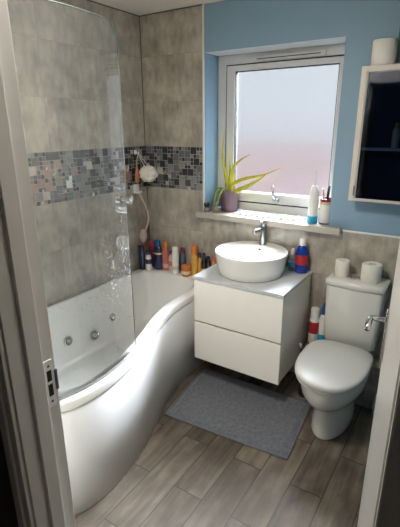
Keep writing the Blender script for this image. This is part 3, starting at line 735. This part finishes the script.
can('glass_jar', 'small dark jar with round black stopper at the left end of the sill', 'jar', .556, -.02, ZS,
    [('body', 'clear', [(.018, 0), (.02, .003), (.02, .026), (.014, .034)]), ('contents', 'brown', [(.017, .002), (.017, .022)]), ('stopper', 'black', [(.013, .034), (.019, .042), (.021, .052), (.018, .064), (.008, .07)])])
can('candle_holder', 'small beige candle jar between the black stopper and the plum pot', 'jar', .588, .045, ZS,
    [('body', 'beige', [(.022, 0), (.024, .003), (.024, .035)]), ('glass_top', 'clear', [(.024, .035), (.024, .07), (.022, .071), (.022, .045)])])

# ------------------------------------------------------------------ wall cabinet and what is on top
cab = thing('wall_cabinet', 'white framed wall cabinet with dark glass door', 'cabinet', (1.553, -T, 1.27))
CW, CH, CD = .42, .685, .112
b = B()
add_box(b, .004, .02, -CD+.02, 0, 0, CH, .001); add_box(b, CW-.02, CW-.004, -CD+.02, 0, 0, CH, .001)
add_box(b, .02, CW-.02, -CD+.02, 0, CH-.016, CH, .001); add_box(b, .02, CW-.02, -CD+.02, 0, 0, .016, .001)
obj('carcass', b, M['cabw'], cab)
obj('back_panel', add_box(B(), .02, CW-.02, -.006, 0, .016, CH-.016), M['cabin'], cab)
b = B(); add_box(b, .02, .0215, -CD+.021, -.006, .016, CH-.016); add_box(b, CW-.0215, CW-.02, -CD+.021, -.006, .016, CH-.016); add_box(b, .0215, CW-.0215, -CD+.021, -.006, CH-.018, CH-.016); add_box(b, .0215, CW-.0215, -CD+.021, -.006, .016, .018)
obj('inner_shade_lining', b, M['cabin'], cab)  # thin dark sheets put the shade inside the cabinet into colour
obj('inner_shelf', add_box(B(), .022, CW-.022, -CD+.026, -.007, .27, .284), M['cabw'], cab)
df = obj('door_frame', B() if False else frame_bm(0, CW, 0, CH, .036, -CD, -CD+.018, .003, wt=.03, wbm=.012), M['cabw'], cab)
obj('inner_bead', frame_bm(.022, CW-.022, .008, CH-.02, .008, -CD-.005, -CD+.004, .002), M['cabw'], df)
obj('glass', add_box(B(), .034, CW-.034, -CD+.006, -CD+.01, .01, CH-.028), M['cabglass'], df)
obj('hinge', add_box(B(), .022, .03, -CD-.007, -CD, .03, .085, .001), M['brushed'], df)
can('cabinet_bottle', 'pale yellow bottle on the shelf inside the glass cabinet', 'bottle', 1.748, -.06, 1.5545, [('body', 'stripe', [(.018, 0), (.019, .003), (.019, .09), (.01, .1)]), ('cap', 'yellow', [(.01, .1), (.011, .102), (.011, .125)])])
roll('toilet_roll', 'spare toilet roll standing on top of the wall cabinet', 1.642, -.07, 1.9555, .058, .118)
obj_s = tag(obj('storage_box', add_box(B(), 1.727, 1.87, -.115, -.015, 1.956, 2.05, .006), M['cabw']), 'pale storage box at the right on top of the cabinet', 'box')
tag(obj('carton', add_box(B(), 1.708, 1.86, -.125, -.02, 2.0505, 2.33, .008), M['towel']), 'dark green carton stacked on the pale box above the cabinet', 'carton')

# ------------------------------------------------------------------ hanging bath things in the corner
hk = thing('wall_hook', 'small white hook on the tiles in the bath corner', 'hook', (0.003, -.125, 1.49))
b = B(); add_lathe(b, [(.018, 0), (.016, .004), (.006, .007)], 16); o = obj('plate', b, M['white_p'], hk, smooth=True); o.matrix_local = Matrix.Rotation(PI/2, 4, 'Y')
b = B(); add_tube(b, spline([(.004, 0, 0), (.02, 0, -.006), (.03, 0, -.004), (.034, 0, .008)], 8), .003, 8); obj('prong', b, M['white_p'], hk, smooth=True)
pf = thing('bath_puff', 'white net bath puff hanging by a cord in the bath corner', 'bath puff', (.085, -.085, 1.335))
b = B(); bmesh.ops.create_icosphere(b, subdivisions=5, radius=.062)
from mathutils import noise as mn
for v in b.verts:
    d = v.co.normalized(); n_ = mn.noise(d*5.5)+.6*abs(mn.noise(d*12)); v.co = d*(.062+.013*n_); v.co.z *= .92
obj('net', b, M['puff'], pf, smooth=True)
b = B(); add_tube(b, spline([(0, 0, .05), (-.03, -.02, .11), (-.052, -.04, .152), (-.05, -.046, .157), (-.04, -.045, .12), (-.01, -.02, .05)], 24), .002, 6); obj('cord', b, M['puff'], pf, smooth=True)
sc_ = thing('body_scrubber', 'orange teardrop scrubber hanging left of the white puff', 'scrubber', (.035, -.155, 1.27))
b = B(); add_lathe(b, [(.004, 0), (.017, .012), (.022, .035), (.019, .07), (.012, .105), (.005, .135)], 20, sx=.7); obj('pad', b, M['amber'], sc_, smooth=True)
b = B(); add_tube(b, [(0, 0, .13), (-.006, .015, .18), (-.006, .028, .215)], .002, 6); obj('loop', b, M['puff'], sc_, smooth=True)
sp_o = thing('exfoliating_pad', 'brown pad hanging on the tiles left of the orange scrubber', 'scrubber', (.014, -.235, 1.285))
b = B(); add_box(b, -.012, .012, -.035, .025, 0, .075, .01, 3); obj('pad', b, M['brown'], sp_o, angle=50)
b = B(); add_tube(b, [(0, 0, .07), (0, .02, .12)], .002, 6); obj('loop', b, M['puff'], sp_o, smooth=True)
ds = thing('soap_holder', 'small white holder on the tiles below the orange scrubber', 'holder', (.003, -.145, 1.195))
b = B(); add_box(b, 0, .01, -.03, .03, 0, .065, .004); obj('back', b, M['white_p'], ds, angle=50)
b = B(); add_box(b, .008, .04, -.028, .028, .0, .014, .004); obj('tray', b, M['white_p'], ds, angle=50)
br = thing('back_brush', 'long handled back brush with oval pink head hanging in the corner', 'brush', (.035, -.12, .86))
b = B(); add_tube(b, spline([(-.005, -.015, .335), (.012, .0, .28), (.03, .025, .2), (.034, .028, .12), (.014, .012, .04)], 24), [.008]*6+[.0075]*19, 10); obj('handle', b, M['pinkp'], br, smooth=True)
b = B(); bmesh.ops.create_uvsphere(b, u_segments=24, v_segments=14, radius=1)
for v in b.verts: v.co = Vector((v.co.x*.016+.0, v.co.y*.031, v.co.z*.055))
bmesh.ops.rotate(b, verts=b.verts, cent=(0, 0, 0), matrix=Matrix.Rotation(-.5, 3, 'Z')); hd_ = obj('head', b, M['pinkp'], br, smooth=True)
b = B(); add_lathe(b, [(.022, 0), (.02, .004)], 20); 
o = obj('bristle_pad', b, M['pinkp'], hd_); o.matrix_local = Matrix.Rotation(-.5, 4, 'Z') @ Matrix.Translation((.013, 0, 0)) @ Matrix.Rotation(PI/2, 4, 'Y') @ Matrix.Scale(1.7, 4, (1, 0, 0))

# ------------------------------------------------------------------ bath mat
mt = thing('bath_mat', 'grey shaggy bath mat on the wood-look floor below the vanity', 'bath mat', (0, 0, 0))
c00, c10, c11, c01 = Vector((.785, -.865)), Vector((1.545, -.808)), Vector((1.502, -.3)), Vector((.715, -.305))
b = B(); NX, NY = 150, 100; g = []
r2 = random.Random(11)
for i in range(NX+1):
    row = []
    for j in range(NY+1):
        u, v = i/NX, j/NY
        p = c00*(1-u)*(1-v)+c10*u*(1-v)+c11*u*v+c01*(1-u)*v
        e = min(1, min(u*8, (1-u)*8, v*6, (1-v)*6)*3)
        z = .004+.013*e+e*.004*mn.noise(Vector((p.x*30, p.y*30, 0)))+e*r2.uniform(0, .0035)
        row.append(b.verts.new((p.x, p.y, z)))
    g.append(row)
for i in range(NX):
    for j in range(NY): b.faces.new((g[i][j], g[i+1][j], g[i+1][j+1], g[i][j+1]))
bnd = [g[i][0] for i in range(NX+1)]+[g[NX][j] for j in range(1, NY+1)]+[g[i][NY] for i in range(NX-1, -1, -1)]+[g[0][j] for j in range(NY-1, 0, -1)]
lowv = [b.verts.new((v.co.x, v.co.y, .0008)) for v in bnd]
for k in range(len(bnd)): b.faces.new((bnd[k], lowv[k], lowv[(k+1) % len(bnd)], bnd[(k+1) % len(bnd)]))
obj('pile', fixn(b), M['rug'], mt, smooth=True)
b = B(); cs = [Vector((c.x, c.y, .0062)) for c in (c00, c10, c11, c01)]
for k in range(4):
    a, c = cs[k], cs[(k+1) % 4]; add_tube(b, [a+(c-a)*t for t in (0, .25, .5, .75, 1)], .0055, 8)
obj('hem', b, M['hem'], mt, smooth=True)

# ------------------------------------------------------------------ light, world, camera
wd = bpy.data.worlds.new('overcast_sky'); scn.world = wd; wd.use_nodes = True
bg = wd.node_tree.nodes['Background']; bg.inputs['Color'].default_value = (.82, .90, 1, 1); bg.inputs['Strength'].default_value = .82

def area(name, loc, target, sx, sy, power, col):
    l = bpy.data.lights.new(name, 'AREA'); l.shape = 'RECTANGLE'; l.size = sx; l.size_y = sy; l.energy = power; l.color = col
    o = bpy.data.objects.new(name, l); COL.objects.link(o); o.location = loc
    o.rotation_euler = (Vector(target)-Vector(loc)).to_track_quat('-Z', 'Y').to_euler(); return o
sky = area('sky_light', (.9, 3.4, 3.9), (1.0, .17, 1.6), 3.2, 2.0, 4200, (.84, .91, 1)); sky.data.spread = math.radians(75)

# added fill lamp on the ceiling, out of view, brightens the room
lamp = thing('ceiling_fill_lamp', 'added unseen ceiling fill lamp just inside the doorway', 'lamp', (1.22, -1.68, ZC))
b = B(); add_lathe(b, [(.13, -.02), (.135, -.015), (.135, 0)], 32); obj('base', b, M['white_p'], lamp, angle=40)
l = bpy.data.lights.new('fill_light', 'AREA'); l.shape = 'DISK'; l.size = .24; l.energy = 26; l.color = (1, .95, .88)
o = bpy.data.objects.new('fill_light', l); COL.objects.link(o); o.parent = lamp; o.location = (0, 0, -.025)

cam = bpy.data.cameras.new('camera'); co = bpy.data.objects.new('camera', cam); COL.objects.link(co)
yaw, pitch, rollc = .5773, .3181, -.0062
cy, sy, cp, sp = math.cos(yaw), math.sin(yaw), math.cos(pitch), math.sin(pitch)
fwd = Vector((-sy*cp, cy*cp, -sp)); right = Vector((cy, sy, 0)); up = right.cross(fwd)
rt = right*math.cos(rollc)+up*math.sin(rollc); up = -right*math.sin(rollc)+up*math.cos(rollc)
co.matrix_world = Matrix(((rt.x, up.x, -fwd.x, 2.1278), (rt.y, up.y, -fwd.y, -2.5261), (rt.z, up.z, -fwd.z, 1.67), (0, 0, 0, 1)))
cam.sensor_fit = 'VERTICAL'; cam.sensor_height = 24; cam.lens = 417.03*24/527; cam.clip_start = .02
scn.camera = co
vs = scn.view_settings; vs.view_transform = 'Standard'; vs.look = 'None'; vs.exposure = 0.; vs.gamma = 1; vs.use_curve_mapping = False
scn.cycles.use_denoising = True
scn.cycles.max_bounces = 12; scn.cycles.diffuse_bounces = 6; scn.cycles.transparent_max_bounces = 12
scn.cycles.caustics_refractive = True; scn.cycles.caustics_reflective = False
scn.cycles.sample_clamp_indirect = 6
